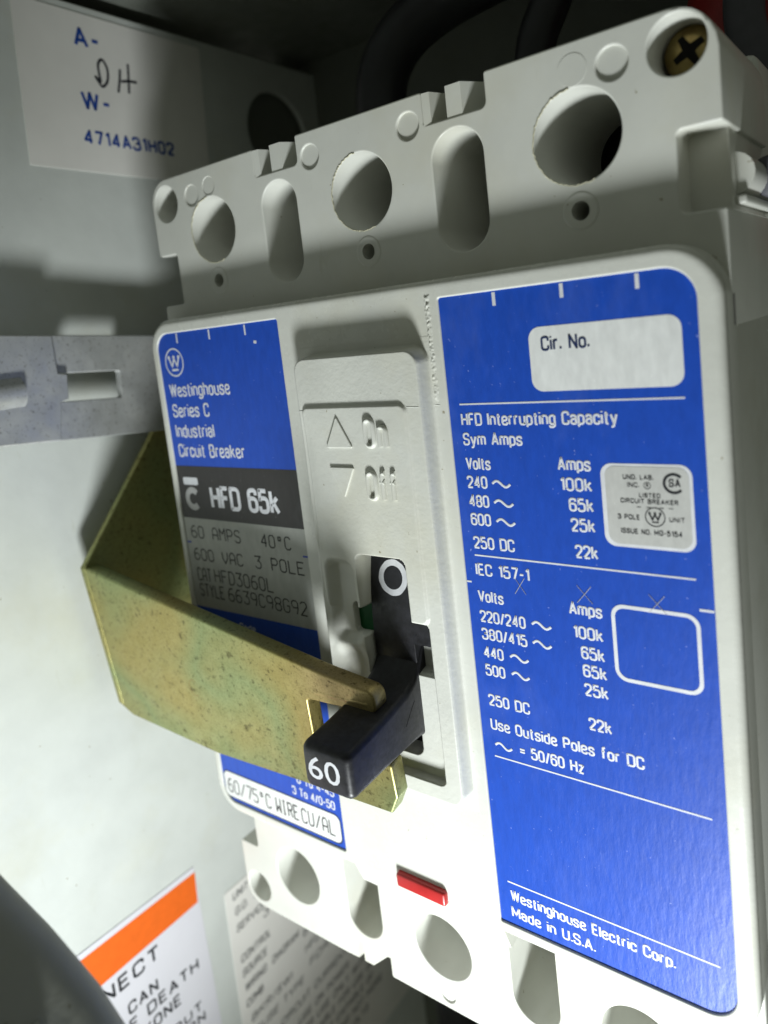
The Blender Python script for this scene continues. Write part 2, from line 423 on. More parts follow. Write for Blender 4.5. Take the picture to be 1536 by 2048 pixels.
# plotter-style stroke alphabet on a 4 x 6 grid
G = {'0': [[(1, 0), (3, 0), (4, 1), (4, 5), (3, 6), (1, 6), (0, 5), (0, 1), (1, 0)]],
     '2': [[(0, 5), (1, 6), (3, 6), (4, 5), (4, 4), (0, 0), (4, 0)]],
     '3': [[(0, 6), (4, 6), (2, 3.6), (3, 3.6), (4, 2.6), (4, 1), (3, 0), (1, 0), (0, 1)]],
     '4': [[(3, 0), (3, 6), (0, 2), (4, 2)]],
     '5': [[(4, 6), (0, 6), (0, 3.5), (3, 3.5), (4, 2.5), (4, 1), (3, 0), (1, 0), (0, .8)]],
     '6': [[(3.5, 6), (1.5, 6), (0, 4), (0, 1), (1, 0), (3, 0), (4, 1), (4, 2.5), (3, 3.4), (1, 3.4), (0, 2.6)]],
     '7': [[(0, 6), (4, 6), (4, 5), (1.5, 0)]],
     '8': [[(1, 3.2), (0, 4), (0, 5.2), (1, 6), (3, 6), (4, 5.2), (4, 4), (3, 3.2), (1, 3.2), (0, 2.2), (0, .9), (1, 0), (3, 0), (4, .9), (4, 2.2), (3, 3.2)]],
     '9': [[(4, 3.4), (3, 2.8), (1, 2.8), (0, 3.6), (0, 5.2), (1, 6), (3, 6), (4, 5), (4, 2.5), (3, 0)]],
     'A': [[(0, 0), (0, 4.6), (1.2, 6), (2.8, 6), (4, 4.6), (4, 0)], [(0, 2.4), (4, 2.4)]],
     'C': [[(4, 5), (3, 6), (1, 6), (0, 5), (0, 1), (1, 0), (3, 0), (4, 1)]],
     'D': [[(0, 0), (0, 6), (2.6, 6), (4, 4.6), (4, 1.4), (2.6, 0), (0, 0)]],
     'E': [[(4, 6), (0, 6), (0, 0), (4, 0)], [(0, 3.2), (3, 3.2)]],
     'F': [[(4, 6), (0, 6), (0, 0)], [(0, 3.2), (3, 3.2)]],
     'G': [[(4, 5), (3, 6), (1, 6), (0, 5), (0, 1), (1, 0), (3, 0), (4, 1), (4, 3), (2.4, 3)]],
     'H': [[(0, 0), (0, 6)], [(4, 0), (4, 6)], [(0, 3.1), (4, 3.1)]],
     'I': [[(1, 0), (3, 0)], [(1, 6), (3, 6)], [(2, 0), (2, 6)]],
     'L': [[(0, 6), (0, 0), (4, 0)]],
     'M': [[(0, 0), (0, 6), (2, 3.4), (4, 6), (4, 0)]],
     'O': [[(1, 0), (3, 0), (4, 1), (4, 5), (3, 6), (1, 6), (0, 5), (0, 1), (1, 0)]],
     'P': [[(0, 0), (0, 6), (3, 6), (4, 5), (4, 3.8), (3, 2.8), (0, 2.8)]],
     'R': [[(0, 0), (0, 6), (3, 6), (4, 5), (4, 3.8), (3, 2.9), (0, 2.9)], [(2, 2.9), (4, 0)]],
     'S': [[(4, 5), (3, 6), (1, 6), (0, 5), (0, 4), (1, 3.2), (3, 2.9), (4, 2.1), (4, 1), (3, 0), (1, 0), (0, 1)]],
     'T': [[(0, 6), (4, 6)], [(2, 6), (2, 0)]],
     'U': [[(0, 6), (0, 1), (1, 0), (3, 0), (4, 1), (4, 6)]],
     'V': [[(0, 6), (0, 3), (2, 0), (4, 3), (4, 6)]],
     'W': [[(0, 6), (0, 0), (2, 2.6), (4, 0), (4, 6)]],
     'Y': [[(0, 6), (2, 3.2), (4, 6)], [(2, 3.2), (2, 0)]],
     '/': [[(0, 0), (4, 6)]],
     'o': [[(1.2, 3.9), (2.8, 3.9), (2.8, 5.6), (1.2, 5.6), (1.2, 3.9)]], ' ': []}
def plot(s, u0, u1, v0, cap, mat, parent, w, width=.16, pitch=5.8):
    k = (u1 - u0) / (pitch * (len(s) - 1) + 4); L = []
    for i, ch in enumerate(s):
        for line in G[ch]: L.append([(u0 + (x + i * pitch) * k, v0 + y * cap / 6) for x, y in line])
    return sweep('printed_line', L, width, mat, parent, 1, frame=FRONT, org=(0, -w, 0), flat_to=.03)
def strokes(L, mat, parent, w, width, frame=FRONT, name='printed_mark', closed=False):
    org = frame[2] * w
    return sweep(name, L, width, mat, parent, 1, frame=frame, org=org, flat_to=.03, closed=closed)
def patch(name, pts, mat, parent, w, thick=.02, frame=FRONT, holes=()):
    return plate(name, pts, holes, w, thick, 0, mat, parent, frame)

# ------------------------------------------------------------------ the cabinet around it (setting)
def structure(o): o['kind'] = 'structure'; return o
WALLX = -25
structure(plate('cabinet_side_wall', rect(-120, 86, -190, 169.5, 0), [circle(68, 150, 11.5)], WALLX, 1.5, .3, 'wall', None, SIDE))
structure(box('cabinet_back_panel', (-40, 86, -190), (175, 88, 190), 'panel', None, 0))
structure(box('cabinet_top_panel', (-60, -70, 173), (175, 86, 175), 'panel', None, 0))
structure(box('hole_dark_backing', (-28.6, 50, 130), (-27.8, 86, 168), 'panel', None, 0))  # added dark sheet that makes the wall hole read dark
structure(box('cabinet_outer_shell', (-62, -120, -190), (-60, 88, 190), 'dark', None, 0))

# ------------------------------------------------------------------ the circuit breaker
BX0, BX1 = -1.3, 102.8
brk = thing('circuit_breaker', (50.5, 86, 50), 'pale grey moulded circuit breaker with blue rating labels and a black toggle handle', 'circuit breaker')

# upper terminal cover: outline with notches, through-holes and slots
YU = 4.3
up_out = rpoly([(4, 90), (BX1, 90), (BX1, 103.6), (97.6, 103.6), (97.6, 113.2), (BX1, 113.2), (BX1, 126.8), (73.2, 126.8), (73.2, 122.2), (63.0, 122.2), (63.0, 126.8), (37.9, 126.8), (37.9, 122.2), (27.9, 122.2), (27.9, 126.8),
                (BX0, 126.8), (BX0, 112.6), (4, 112.6), (4, 103), (-1.8, 103), (-1.8, 90)],
               [0, 0, .3, .8, .8, .3, 5.5, .4, .9, .5, .4, .4, .9, .5, .4, 4.5, .8, .6, .5, .5, 0])
PINS = ((10.6, 122.4, 1.85, .25), (15.6, 123.2, 1.5, .12), (40.7, 122.8, 1.9, .35), (60.2, 122.8, 1.95, .4), (90.6, 122.8, 2.0, .45))
up_holes = [circle(x, z, r, 36) for x, z, r, h in PINS] + [circle(2.95, 122.2, 3.35), circle(98.2, 122.7, 3.4)] + [circle(x, 115.4, 5.85, 64) for x in (15.3, 50.4, 85.5)] + \
           [rect(28.6, 36.7, 103.7, 120.7, 4.0, 10), rect(63.8, 72.2, 103.7, 120.7, 4.1, 10)] + [circle(x, 106.2, 1.25, 28) for x in (15.1, 50.6, 85.4)]
box('pocket_floor', (96.8, 9.5, 102.8), (102.3, 29, 114), 'plastic', brk, .2)
plate('upper_terminal_cover', up_out, up_holes, -YU, 26, .25, 'plastic', brk)
M['burr'] = flat('yellowed_moulding_burr', (.60, .58, .44), .6, .2, .25, 1500)
rb = random.Random(7)
for x in (15.3, 50.4, 85.5):
    ring = []
    for k in range(90):
        a = math.radians(95 + k * 2.2); r = 5.85 + .10 + rb.uniform(-.10, .09)
        ring.append((x + r * math.cos(a), YU - .02 + rb.uniform(-.05, .05), 115.4 + r * math.sin(a)))
    sweep('hole_burr', [ring], .10, 'burr', brk, 1)
for x in (15.1, 50.6, 85.4):
    lathe('screw_recess', [(1.22, -2.5), (1.22, .1), (1.6, .03), (2.05, .10), (2.35, .07), (2.5, -.05)], 'plastic', brk, (x, YU, 106.2))
for x, z, r, h in PINS:
    lathe('ejector_mark', [(r + .4, -h), (.01, -h)], 'plastic', brk, (x, YU, z))
lathe('ejector_mark', [(2.0, -.2), (1.95, .05), (.01, .05)], 'plastic', brk, (85.6, YU, 123.4))
# barrier teeth in the two top notches
for x0 in (28.0, 63.1):
    prof = [(0, 0), (1.2, 0.2), (2.4, 3.6), (3.9, 3.6), (3.9, .15), (6.4, .15), (8.4, 3.6), (10, 3.6), (10, 9), (0, 9)]
    v = [(x0 + a, YU + b, z) for z in (121.5, 126.55) for a, b in prof]; k = len(prof)
    f = [tuple(range(k)), tuple(reversed(range(k, 2 * k)))] + [(i, (i + 1) % k, k + (i + 1) % k, k + i) for i in range(k)]
    link('notch_teeth', v, f, 'plastic', brk, smooth=False)
# lower terminal cover
YL = 2.7
lo_out = rpoly([(BX0, -12.2), (4, -12.2), (4, -7.0), (4, 8), (BX1, 8), (BX1, -26.7), (73, -26.7), (73, -22.3), (63, -22.3), (63, -26.7), (37.9, -26.7), (37.9, -22.3), (27.9, -22.3), (27.9, -26.7), (BX0, -26.7)],
               [.6, .5, 0, 0, 0, 4, .5, .8, .8, .5, .5, .8, .8, .5, 4.2])
lo_holes = [circle(50.6, -24.0, 1.5, 30)] + [circle(2.7, -22.0, 3.3), circle(98.2, -22.0, 3.3)] + [circle(x, -14.6, 5.9, 64) for x in (15.3, 50.5, 85.4)] + \
           [rpoly([(x, -1), (x, -20.4), (x + 8.3, -20.4), (x + 8.3, -1)], [0, 4.1, 4.1, 0], 10) for x in (28.6, 64.2)]
plate('lower_terminal_cover', lo_out, lo_holes, -YL, 26, .25, 'plastic', brk)
for x0 in (28.0, 63.1):
    prof = [(0, 0), (1.8, 0.1), (2.4, 3.0), (3.3, 3.0), (3.3, .1), (5.4, .1), (6.6, 3.0), (10, 3.0), (10, 9), (0, 9)]
    v = [(x0 + a, YL + b, z) for z in (-26.5, -21.6) for a, b in prof]; k = len(prof)
    f = [tuple(range(k)), tuple(reversed(range(k, 2 * k)))] + [(i, (i + 1) % k, k + (i + 1) % k, k + i) for i in range(k)]
    link('notch_teeth', v, f, 'plastic', brk, smooth=False)
lathe('ejector_mark', [(1.9, -.3), (.01, -.3)], 'plastic', brk, (50.6, YL, -24.0))
# base of the case behind the covers
box('case_base', (BX0 + .6, 29, -26), (BX1 - .5, 86, 126), 'plastic', brk, 1.2)
box('case_middle', (BX0 + .5, 5.2, -4), (BX1 - .02, 30, 101.4), 'plastic', brk, .3)
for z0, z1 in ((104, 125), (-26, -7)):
    box('bore_shade_sheet', (3, 28.6, z0), (99, 28.95, z1), 'dark', brk, 0)  # thin near-black sheet, the shade deep in the bores as colour
# side boss with tie screw, right flank
sweep('side_boss', [[(101.9, 12, 108.1), (101.9, 40, 108.1)]], 2.6, 'plastic', brk, 8)
lathe('tie_screw_cap', [(.01, .5), (2.0, .4), (2.5, .0), (2.6, -.5), (2.6, -40)], 'dark_cap', brk, (104.6, 20.5, 108.2))
box('side_rib', (102.0, 11, 104.3), (103.6, 60, 105.4), 'plastic', brk, .3)

# front cover: a body, and on it a thin face layer with windows for labels and toggle block
cov_out = rpoly([(-2.5, -2.7), (102.8, -2.7), (102.8, 100.2), (-2.5, 100.2)], [6, 6.5, 6.5, 6], 12)
cover = plate('front_cover', cov_out, [rect(39, 61.5, 20.5, 62, 1)], -.75, 5.0, .2, 'plastic', brk)
YF = .28
lab_l = rpoly([(-.5, -.5), (33.0, -.5), (33.0, 97.6), (-.5, 97.6)], [3.4, .4, .4, 3.4], 10)
lab_r = rpoly([(65.2, -.5), (100.0, -.5), (100.0, 97.5), (65.2, 97.5)], [.4, 3.9, 3.9, .4], 10)
plate('cover_face', cov_out, [lab_l, lab_r, rect(39.0, 61.5, 20.4, 89.5, 1)], YF, 1.6, 1.0, 'plastic_rim', brk, angle=60, hole_bevel=.26)

# toggle block: height field of the moulded escutcheon
def sdb(X, Z, x0, x1, z0, z1, r):
    qx = np.abs(X - (x0 + x1) / 2) - (x1 - x0) / 2 + r; qz = np.abs(Z - (z0 + z1) / 2) - (z1 - z0) / 2 + r
    return np.hypot(np.maximum(qx, 0), np.maximum(qz, 0)) + np.minimum(np.maximum(qx, qz), 0) - r
def st(d, w):
    t = np.clip(.5 - d / w, 0, 1); return t * t * (3 - 2 * t)
def mixh(h, t, v): return h * (1 - t) + v * t
def grid(name, x0, x1, z0, z1, step, fn, mat, parent):
    nx = int((x1 - x0) / step) + 1; nz = int((z1 - z0) / step) + 1
    X, Z = np.meshgrid(np.linspace(x0, x1, nx), np.linspace(z0, z1, nz)); H = fn(X, Z)
    org = ORG[parent.name]
    co = np.stack([X - org[0], H - org[1], Z - org[2]], -1).reshape(-1, 3) * S
    i = np.arange(nx * nz).reshape(nz, nx)
    q = np.stack([i[:-1, :-1], i[:-1, 1:], i[1:, 1:], i[1:, :-1]], -1).reshape(-1, 4)
    me = bpy.data.meshes.new(name); me.from_pydata(co.tolist(), [], q.tolist()); me.shade_smooth(); me.materials.append(M[mat])
    o = bpy.data.objects.new(name, me); col.objects.link(o); o.parent = parent; ORG[o.name] = org
    return o
rng = np.random.default_rng(4)
def block_h(X, Z):
    h = np.full_like(X, -YF - .03)
    edge = np.minimum(np.minimum(X - 36.6, 63.7 - X), np.minimum(Z - 17.2, 92.8 - Z))
    h = np.where(edge < .5, h + .15 * (1 - np.clip(edge / .5, 0, 1)), h)
    h = mixh(h, st(sdb(X, Z, 37.9, 62.55, 19.2, 90.9, 2.4), .75), -3.0)
    h = mixh(h, st(sdb(X, Z, 39.1, 59.7, 49.0, 82.9, 1.2), .45), -3.42)
    # soft left flank of the pad and the hollow left of the toggle
    h = h + .25 * np.exp(-((X - 39.2) / 1.2) ** 2) * st(Z - 80, 8)
    h = mixh(h, st(sdb(X, Z, 40.4, 45.4, 43.5, 57.2, 1.6), 2.0), -1.5)
    h = mixh(h, st(sdb(X, Z, 43.4, 47.6, 45.1, 49.6, .6), .6), -1.5)
    h = mixh(h, st(sdb(X, Z, 40.4, 46.2, 18.0, 42.5, 2.4), 3.0) * .6, -1.5)
    # openings
    h = mixh(h, st(sdb(X, Z, 44.0, 59.35, 22.4, 48.8, 1.0), .3) * (1 - st(X - 53.5, .3)), -1.5)
    h = mixh(h, st(sdb(X, Z, 44.0, 59.35, 22.4, 26.5, 1.0), .3), -1.5)
    h = mixh(h, st(sdb(X, Z, 52.0, 59.35, 39.6, 48.8, .8), .3), 1.0)
    h = mixh(h, st(sdb(X, Z, 47.0, 59.35, 44.4, 48.8, .9), .3), 4.5)
    h = mixh(h, st(sdb(X, Z, 46.9, 56.4, 44.0, 58.9, .9), .3), 4.5)
    h = mixh(h, st(sdb(X, Z, 43.6, 49.5, 44.9, 49.8, .6), .3), 4.5)
    h = mixh(h, st(sdb(X, Z, 46.6, 54.5, 25.4, 46.5, 1.6), .3), 4.5)
    return h
grid('toggle_block', 36.6, 63.7, 17.2, 92.8, .16, block_h, 'plastic_rough', brk)
# rough moulding flash beside the right-hand label
def flash_h(X, Z):
    nz = rng.normal(0, 1, X.shape); 
    for _ in range(2): nz = (nz + np.roll(nz, 1, 0) + np.roll(nz, 1, 1) + np.roll(nz, -1, 0)) / 4
    e = np.minimum(np.minimum(X - 62.8, 64.1 - X) / .5, np.minimum(Z - 82.3, 98.6 - Z) / 1.0).clip(0, 1)
    return -YF + .06 - e * (.10 + .30 * np.abs(nz) * st(83 - Z, 30) ** .5 )
grid('moulding_flash', 62.8, 64.1, 82.3, 98.6, .14, flash_h, 'plastic_rough', brk)
# parting lines of the mould
strokes([[(37.9, 82.2), (39.2, 82.3)]], 'plastic_insert', brk, 3.02, .07, name='parting_line')
strokes([[(59.8, 82.5), (62.0, 82.4)]], 'plastic_insert', brk, 3.02, .07, name='parting_line')
strokes([[(62.9, 82.35), (63.9, 82.2)]], 'plastic_insert', brk, YF + .02, .07, name='parting_line')

# raised On / Off lettering and arrows
for s, u0, u1, v0 in (('On', 51.6, 56.3, 76.3), ('Off', 51.0, 57.2, 68.1)):
    text(s, u0, u1, v0, 4.9, 'plastic', brk, 3.42, weight=.5, name='raised_word', flat_to=.52, gap=1.9)
plate('raised_triangle', rpoly([(43.8, 76.4), (49.2, 76.4), (46.5, 81.4)], .2), [], 3.72, .5, .12, 'plastic_rough', brk)
plate('raised_triangle', rpoly([(43.9, 73.3), (49.0, 73.3), (46.4, 68.3)], .2), [], 3.72, .5, .12, 'plastic_rough', brk)

# ramp below the block, red trip button
v = [(33.6, -YF + .05, -.2), (64.7, -YF + .05, -.2), (64.7, YL + .2, -8.2), (33.6, YL + .2, -8.2), (33.6, 6, -.2), (64.7, 6, -.2), (64.7, 6, -8.2), (33.6, 6, -8.2)]
link('cover_ramp', v, [(0, 3, 2, 1), (0, 1, 5, 4), (3, 7, 6, 2), (1, 2, 6, 5), (0, 4, 7, 3)], 'plastic', brk, smooth=False)
box('trip_button', (45.2, -1.3, -1.9), (55.3, 2, .75), 'red', brk, .5)

# toggle: drum, ring mark, handle
DY, DZ, DR = 58.8, 44.0, 60.0
def drum_y(z): return DY - math.sqrt(DR * DR - (z - DZ) ** 2)
zz = [23 + k for k in range(21)] + [44.39, 44.41] + [45 + k for k in range(17)]; v = []; f = []
for z in zz:
    xr = 55.0 if z < 44.4 else 59.2
    for x, dy in ((46.9, 3.0), (46.9, .1), (47.0, 0), (xr - .06, 0), (xr, .06), (xr, 3)): v.append((x, drum_y(z) + dy, z))
for i in range(len(zz) - 1):
    for k in range(5): f.append((i * 6 + k, i * 6 + k + 1, i * 6 + k + 7, i * 6 + k + 6))
drum = link('toggle_drum', v, f, 'toggle', brk)
v = []; f = []
for k in range(72):
    a = 2 * math.pi * k / 72
    for r in (1.88, 2.15, 2.5, 2.85 + .05 * math.sin(7 * a) * math.sin(3 * a + 1)): x, z = 51.5 + r * math.cos(a), 54.6 + r * math.sin(a); v.append((x, drum_y(z) - .03, z))
for k in range(72):
    for j in range(3): f.append((k * 4 + j, k * 4 + j + 1, ((k + 1) % 72) * 4 + j + 1, ((k + 1) % 72) * 4 + j))
link('off_ring_mark', v, f, 'ink_white', drum)
def rsec(y, x0, x1, z0, z1, r, tilt=0): return [(x, y + (z - (z0 + z1) / 2) * tilt, z) for x, z in rect(x0, x1, z0, z1, r, 5)]
hd = [rsec(4, 46.8, 55.0, 27.0, 46.0, 1.0), rsec(.3, 46.8, 55.2, 28.6, 43.6, 1.0), rsec(-1.2, 46.7, 55.4, 29.0, 41.2, 1.0), rsec(-2.6, 46.6, 55.6, 29.4, 39.4, 1.0), rsec(-5, 46.6, 55.6, 29.5, 38.2, 1.0), rsec(-9, 46.6, 55.6, 29.4, 37.4, 1.0),
      rsec(-14, 46.5, 55.6, 29.2, 36.6, 1.0), rsec(-18.9, 46.4, 55.6, 29.0, 36.05, 1.0), rsec(-19.6, 46.55, 55.45, 29.15, 35.85, 1.0), rsec(-20.0, 46.9, 55.1, 29.5, 35.5, .9), rsec(-20.12, 47.3, 54.7, 29.9, 35.1, .7)]
handle = loft('toggle_handle', hd, 'toggle', brk)
font_text('60', 47.6, 53.7, 30.9, 3.4, 'ink_white', handle, 20.15, weight=.004)
strokes([[(-6.4, 33.3), (-4.6, 35.2), (-3.6, 36.2)]], 'dark', handle, 55.6, .07, SIDE, 'crack')
box('trip_flag', (42.6, -.3, 43.5), (46.8, .6, 51), 'green', brk, .1)

# mounting screw in the top right hole
lathe('mounting_screw', [(.01, .55), (1.4, .5), (2.5, .2), (3.1, -.5), (3.1, -4)], 'screw', brk, (98.4, YU + 5.2, 122.9))
sc = brk.children[-1]
c, s_ = math.cos(.5), math.sin(.5)
cross = [(-.35, -1.9), (.35, -1.9), (.55, -.55), (1.9, -.35), (1.9, .35), (.55, .55), (.35, 1.9), (-.35, 1.9), (-.55, .55), (-1.9, .35), (-1.9, -.35), (-.55, -.55)]
plate('shade_cross', [(98.4 + c * a - s_ * b, 122.9 + s_ * a + c * b) for a, b in cross], [], -(YU + 5.2) + .58, .3, 0, 'dark', sc)  # flat dark cross on the head, recess shade given as colour

# --- labels -------------------------------------------------------------------------------
LW = -.05                               # label face: 0.05 mm behind the calibrated plane
W1 = LW + .03
def logo(cx, cz, r, mat, parent, w, k=1.0):
    patch('emblem_ring', circle(cx, cz, r, 48), mat, parent, w, .02, FRONT, [circle(cx, cz, r * .90, 48)])
    L = [[(cx - .52 * r, cz + .30 * r), (cx - .27 * r, cz - .28 * r), (cx, cz + .26 * r), (cx + .27 * r, cz - .28 * r), (cx + .52 * r, cz + .30 * r)]]
    strokes(L, mat, parent, w, .055 * r * k, name='emblem_letter')
    for dx in (-.53, 0, .53): patch('emblem_dot', circle(cx + dx * r, cz + .36 * r, .13 * r, 14), mat, parent, w + .02)
    patch('emblem_bar', rect(cx - .34 * r, cx + .34 * r, cz - .60 * r, cz - .46 * r), mat, parent, w)

ll = plate('rating_label', offset_loop(lab_l, -.25), [], LW, .12, 0, 'blue', brk); tag(ll, 'narrow label with blue, black and grey bands beside the toggle block')
patch('black_band', rect(-.48, 32.98, 61.0, 71.6), 'black_label', ll, W1)
patch('grey_band', rect(-.48, 32.98, 42.4, 61.0), 'grey_label', ll, W1)
for x in (5.7, 15.1, 24.7): patch('scale_tick', rect(x - .18, x + .18, 95.6, 97.4), 'ink_white', ll, W1)
patch('paint_chip', rpoly([(26.5, 94.0), (27.2, 93.9), (27.3, 94.4), (26.6, 94.5)], .1), 'ink_white', ll, W1)
logo(3.9, 92.0, 2.75, 'ink_white', ll, W1, 1.3)
for s, u1, v0 in (('Westinghouse', 18.7, 85.3), ('Series C', 12.1, 81.3), ('Industrial', 12.7, 77.3), ('Circuit Breaker', 20.4, 73.4)):
    text(s, 1.2, u1, v0, 2.65, 'ink_white', ll, W1, weight=.41)
W2 = W1 + .03
patch('emblem_bar', rect(1.2, 5.6, 67.8, 69.3, .4), 'ink_white', ll, W2)
a = [(3.5 + 1.7 * math.cos(t), 65.0 + 1.75 * math.sin(t)) for t in np.linspace(.75, 5.5, 20)]
strokes([a], 'ink_silver', ll, W2, .62, name='emblem_letter')
text('HFD 65k', 8.8, 27.6, 63.2, 4.7, 'ink_white', ll, W2, weight=.52)
for s, u0, u1, v0, cp in (('60 AMPS', 1.4, 15.7, 57.0, 2.35), ('40oC', 21.5, 29.0, 56.9, 2.3), ('600 VAC', 1.3, 15.5, 52.4, 2.25), ('3 POLE', 19.0, 31.5, 52.5, 2.3),
                          ('CAT', 1.4, 5.4, 48.0, 2.6), ('HFD3060L', 6.6, 22.9, 48.2, 2.55), ('STYLE', 1.5, 8.6, 44.8, 2.5), ('6639C98G92', 10.0, 30.9, 44.8, 2.5)):
    plot(s, u0, u1, v0, cp, 'ink_grey', ll, W2, .135)
patch('blue_tick', rect(-.45, .8, 55.75, 56.05), 'ink_band', ll, W2); patch('blue_tick', rect(31.7, 32.95, 55.85, 56.15), 'ink_band', ll, W2)
text('Modification Code', -.1, 16.4, 39.0, 1.6, 'ink_white', ll, W1)
for s, u0, u1, v0 in (('14 To 10-35', 20.4, 31.4, 12.4), ('6 To 4-45', 22.0, 31.6, 9.7), ('3 To 4/0-50', 20.4, 31.4, 7.0)):
    text(s, u0, u1, v0, 1.85, 'ink_white', ll, W1)
patch('panel_border', rect(-.35, 32.35, .12, 6.28, 1.5), 'ink_navy', ll, W1)
patch('white_panel', rect(-.1, 32.1, .4, 6.0, 1.3), 'white_label', ll, W1 + .015)
plot('60/75oC', .9, 13.6, 1.5, 2.9, 'ink_grey', ll, W2, .15); plot('WIRE', 15.2, 21.2, 1.6, 2.9, 'ink_grey', ll, W2, .17); plot('CU/AL', 22.2, 30.6, 1.6, 2.9, 'ink_grey', ll, W2, .15)

rl = plate('rating_label', offset_loop(lab_r, -.25), [], LW, .12, 0, 'blue', brk); tag(rl, 'wide blue label with white interrupting capacity tables')
for x in (74.0, 83.7, 93.3): patch('scale_tick', rect(x - .25, x + .25, 95.5, 97.3), 'ink_white', rl, W1)
wp = patch('white_panel', rect(78.6, 98.1, 83.6, 92.1, 1.6), 'white_label', rl, W1)
text('Cir. No.', 80.3, 86.9, 88.9, 1.95, 'ink_navy', rl, W2, weight=.46)
def tilde(u0, u1, v, parent=rl):
    t = np.linspace(0, 1, 17)
    strokes([[(u0 + (u1 - u0) * k, v + .42 * math.sin(k * 2 * math.pi)) for k in t]], 'ink_white', parent, W1, .17)
for u1, v in ((98.0, 82.2), (98.0, 59.85), (98.2, 28.05), (98.1, 6.9)): patch('rule', rect(67.0, u1, v - .11, v + .11), 'ink_white', rl, W1)
for s, u0, u1, v0 in (('HFD Interrupting Capacity', 67.0, 89.8, 79.1), ('Sym Amps', 67.0, 76.4, 76.25), ('Volts', 67.05, 71.1, 72.7), ('240', 66.95, 70.3, 69.95), ('480', 66.95, 70.3, 67.15), ('600', 66.95, 70.3, 64.4), ('250 DC', 67.0, 73.7, 60.9),
                      ('Amps', 81.2, 85.8, 72.95), ('100k', 81.3, 85.8, 70.2), ('65k', 82.35, 85.8, 67.45), ('25k', 82.4, 85.8, 64.7), ('22k', 82.7, 85.9, 61.05), ('IEC 157-1', 66.9, 75.6, 56.8),
                      ('Volts', 66.85, 71.1, 52.7), ('Amps', 81.1, 85.8, 52.9), ('220/240', 66.85, 74.3, 49.55), ('380/415', 66.85, 74.3, 46.8), ('440', 66.85, 70.2, 43.9), ('500', 66.85, 70.2, 41.1), ('250 DC', 66.85, 73.7, 36.3),
                      ('Use Outside Poles for DC', 66.8, 90.0, 32.4), ('= 50/60 Hz', 71.3, 81.4, 29.2), ('100k', 81.4, 85.7, 49.55), ('65k', 82.35, 85.7, 46.7), ('65k', 82.4, 85.8, 44.1), ('25k', 82.4, 85.8, 41.35), ('22k', 82.6, 85.9, 36.35),
                      ('Westinghouse Electric Corp.', 67.3, 92.3, 3.8), ('Made in U.S.A.', 67.2, 80.8, .9)):
    text(s, u0, u1, v0, 1.88, 'ink_white', rl, W1)
for u0, u1, v in ((71.1, 73.9, 70.75), (71.1, 74.1, 67.95), (71.2, 74.1, 65.2), (75.3, 78.2, 50.5), (75.2, 78.0, 47.65), (71.3, 74.2, 44.8), (71.3, 74.1, 42.1), (67.3, 70.1, 29.95)): tilde(u0, u1, v)
patch('scale_tick', rect(65.22, 66.0, 55.5, 55.75), 'ink_white', rl, W1); patch('scale_tick', rect(98.2, 99.9, 55.85, 56.15), 'ink_white', rl, W1)
for x, k in ((73.95, .8), (83.5, 1), (93.1, 1)):
    strokes([[(x - 1.1 * k, 54.7), (x + 1.0 * k, 57.2)], [(x - 1.0 * k, 57.2), (x + 1.1 * k, 54.8)]], 'ink_silver', rl, W1 + .012, .035, name='scratch')
patch('white_frame', rect(87.0, 98.2, 44.6, 55.3, 1.7, 8), 'ink_white', rl, W1, .02, FRONT, [rect(87.5, 97.7, 45.1, 54.8, 1.3, 8)])
patch('white_frame', rect(87.0, 98.3, 63.2, 74.1, 1.5, 8), 'ink_white', rl, W1)
st_ = plate('approval_sticker', rect(87.55, 97.9, 63.6, 73.75, 1.3, 8), [], W2, .05, 0, 'silver', rl)
W3 = W2 + .025
for s, u0, u1, v0, cp in (('UND. LAB.', 89.9, 93.7, 72.1, .62), ('INC.', 90.4, 91.9, 71.1, .62), ('LISTED', 91.8, 94.4, 69.85, .56), ('CIRCUIT BREAKER', 89.4, 96.5, 69.05, .6), ('3 POLE', 88.9, 91.7, 66.9, .66), ('UNIT', 95.3, 97.15, 66.9, .6), ('ISSUE NO. MG-5154', 89.2, 96.75, 65.05, .68), ('R', 92.72, 93.05, 71.17, .42), ('SA', 95.5, 96.9, 71.3, 1.05)):
    text(s, u0, u1, v0, cp, 'ink_black', rl, W3, weight=.5, gap=1.5)
patch('registered_ring', circle(92.88, 71.38, .46, 24), 'ink_black', rl, W3, .02, FRONT, [circle(92.88, 71.38, .38, 24)])
strokes([[(96.1 + 1.15 * math.cos(t), 71.75 + 1.15 * math.sin(t)) for t in np.linspace(.75, 5.5, 22)]], 'ink_black', rl, W3, .17, name='emblem_ring')
logo(93.6, 67.4, 1.25, 'ink_black', rl, W3, 1.5)
for x in (91.4, 92.6, 94.2, 95.3): patch('dash', rect(x, x + .55, 68.55, 68.63), 'ink_black', rl, W3)

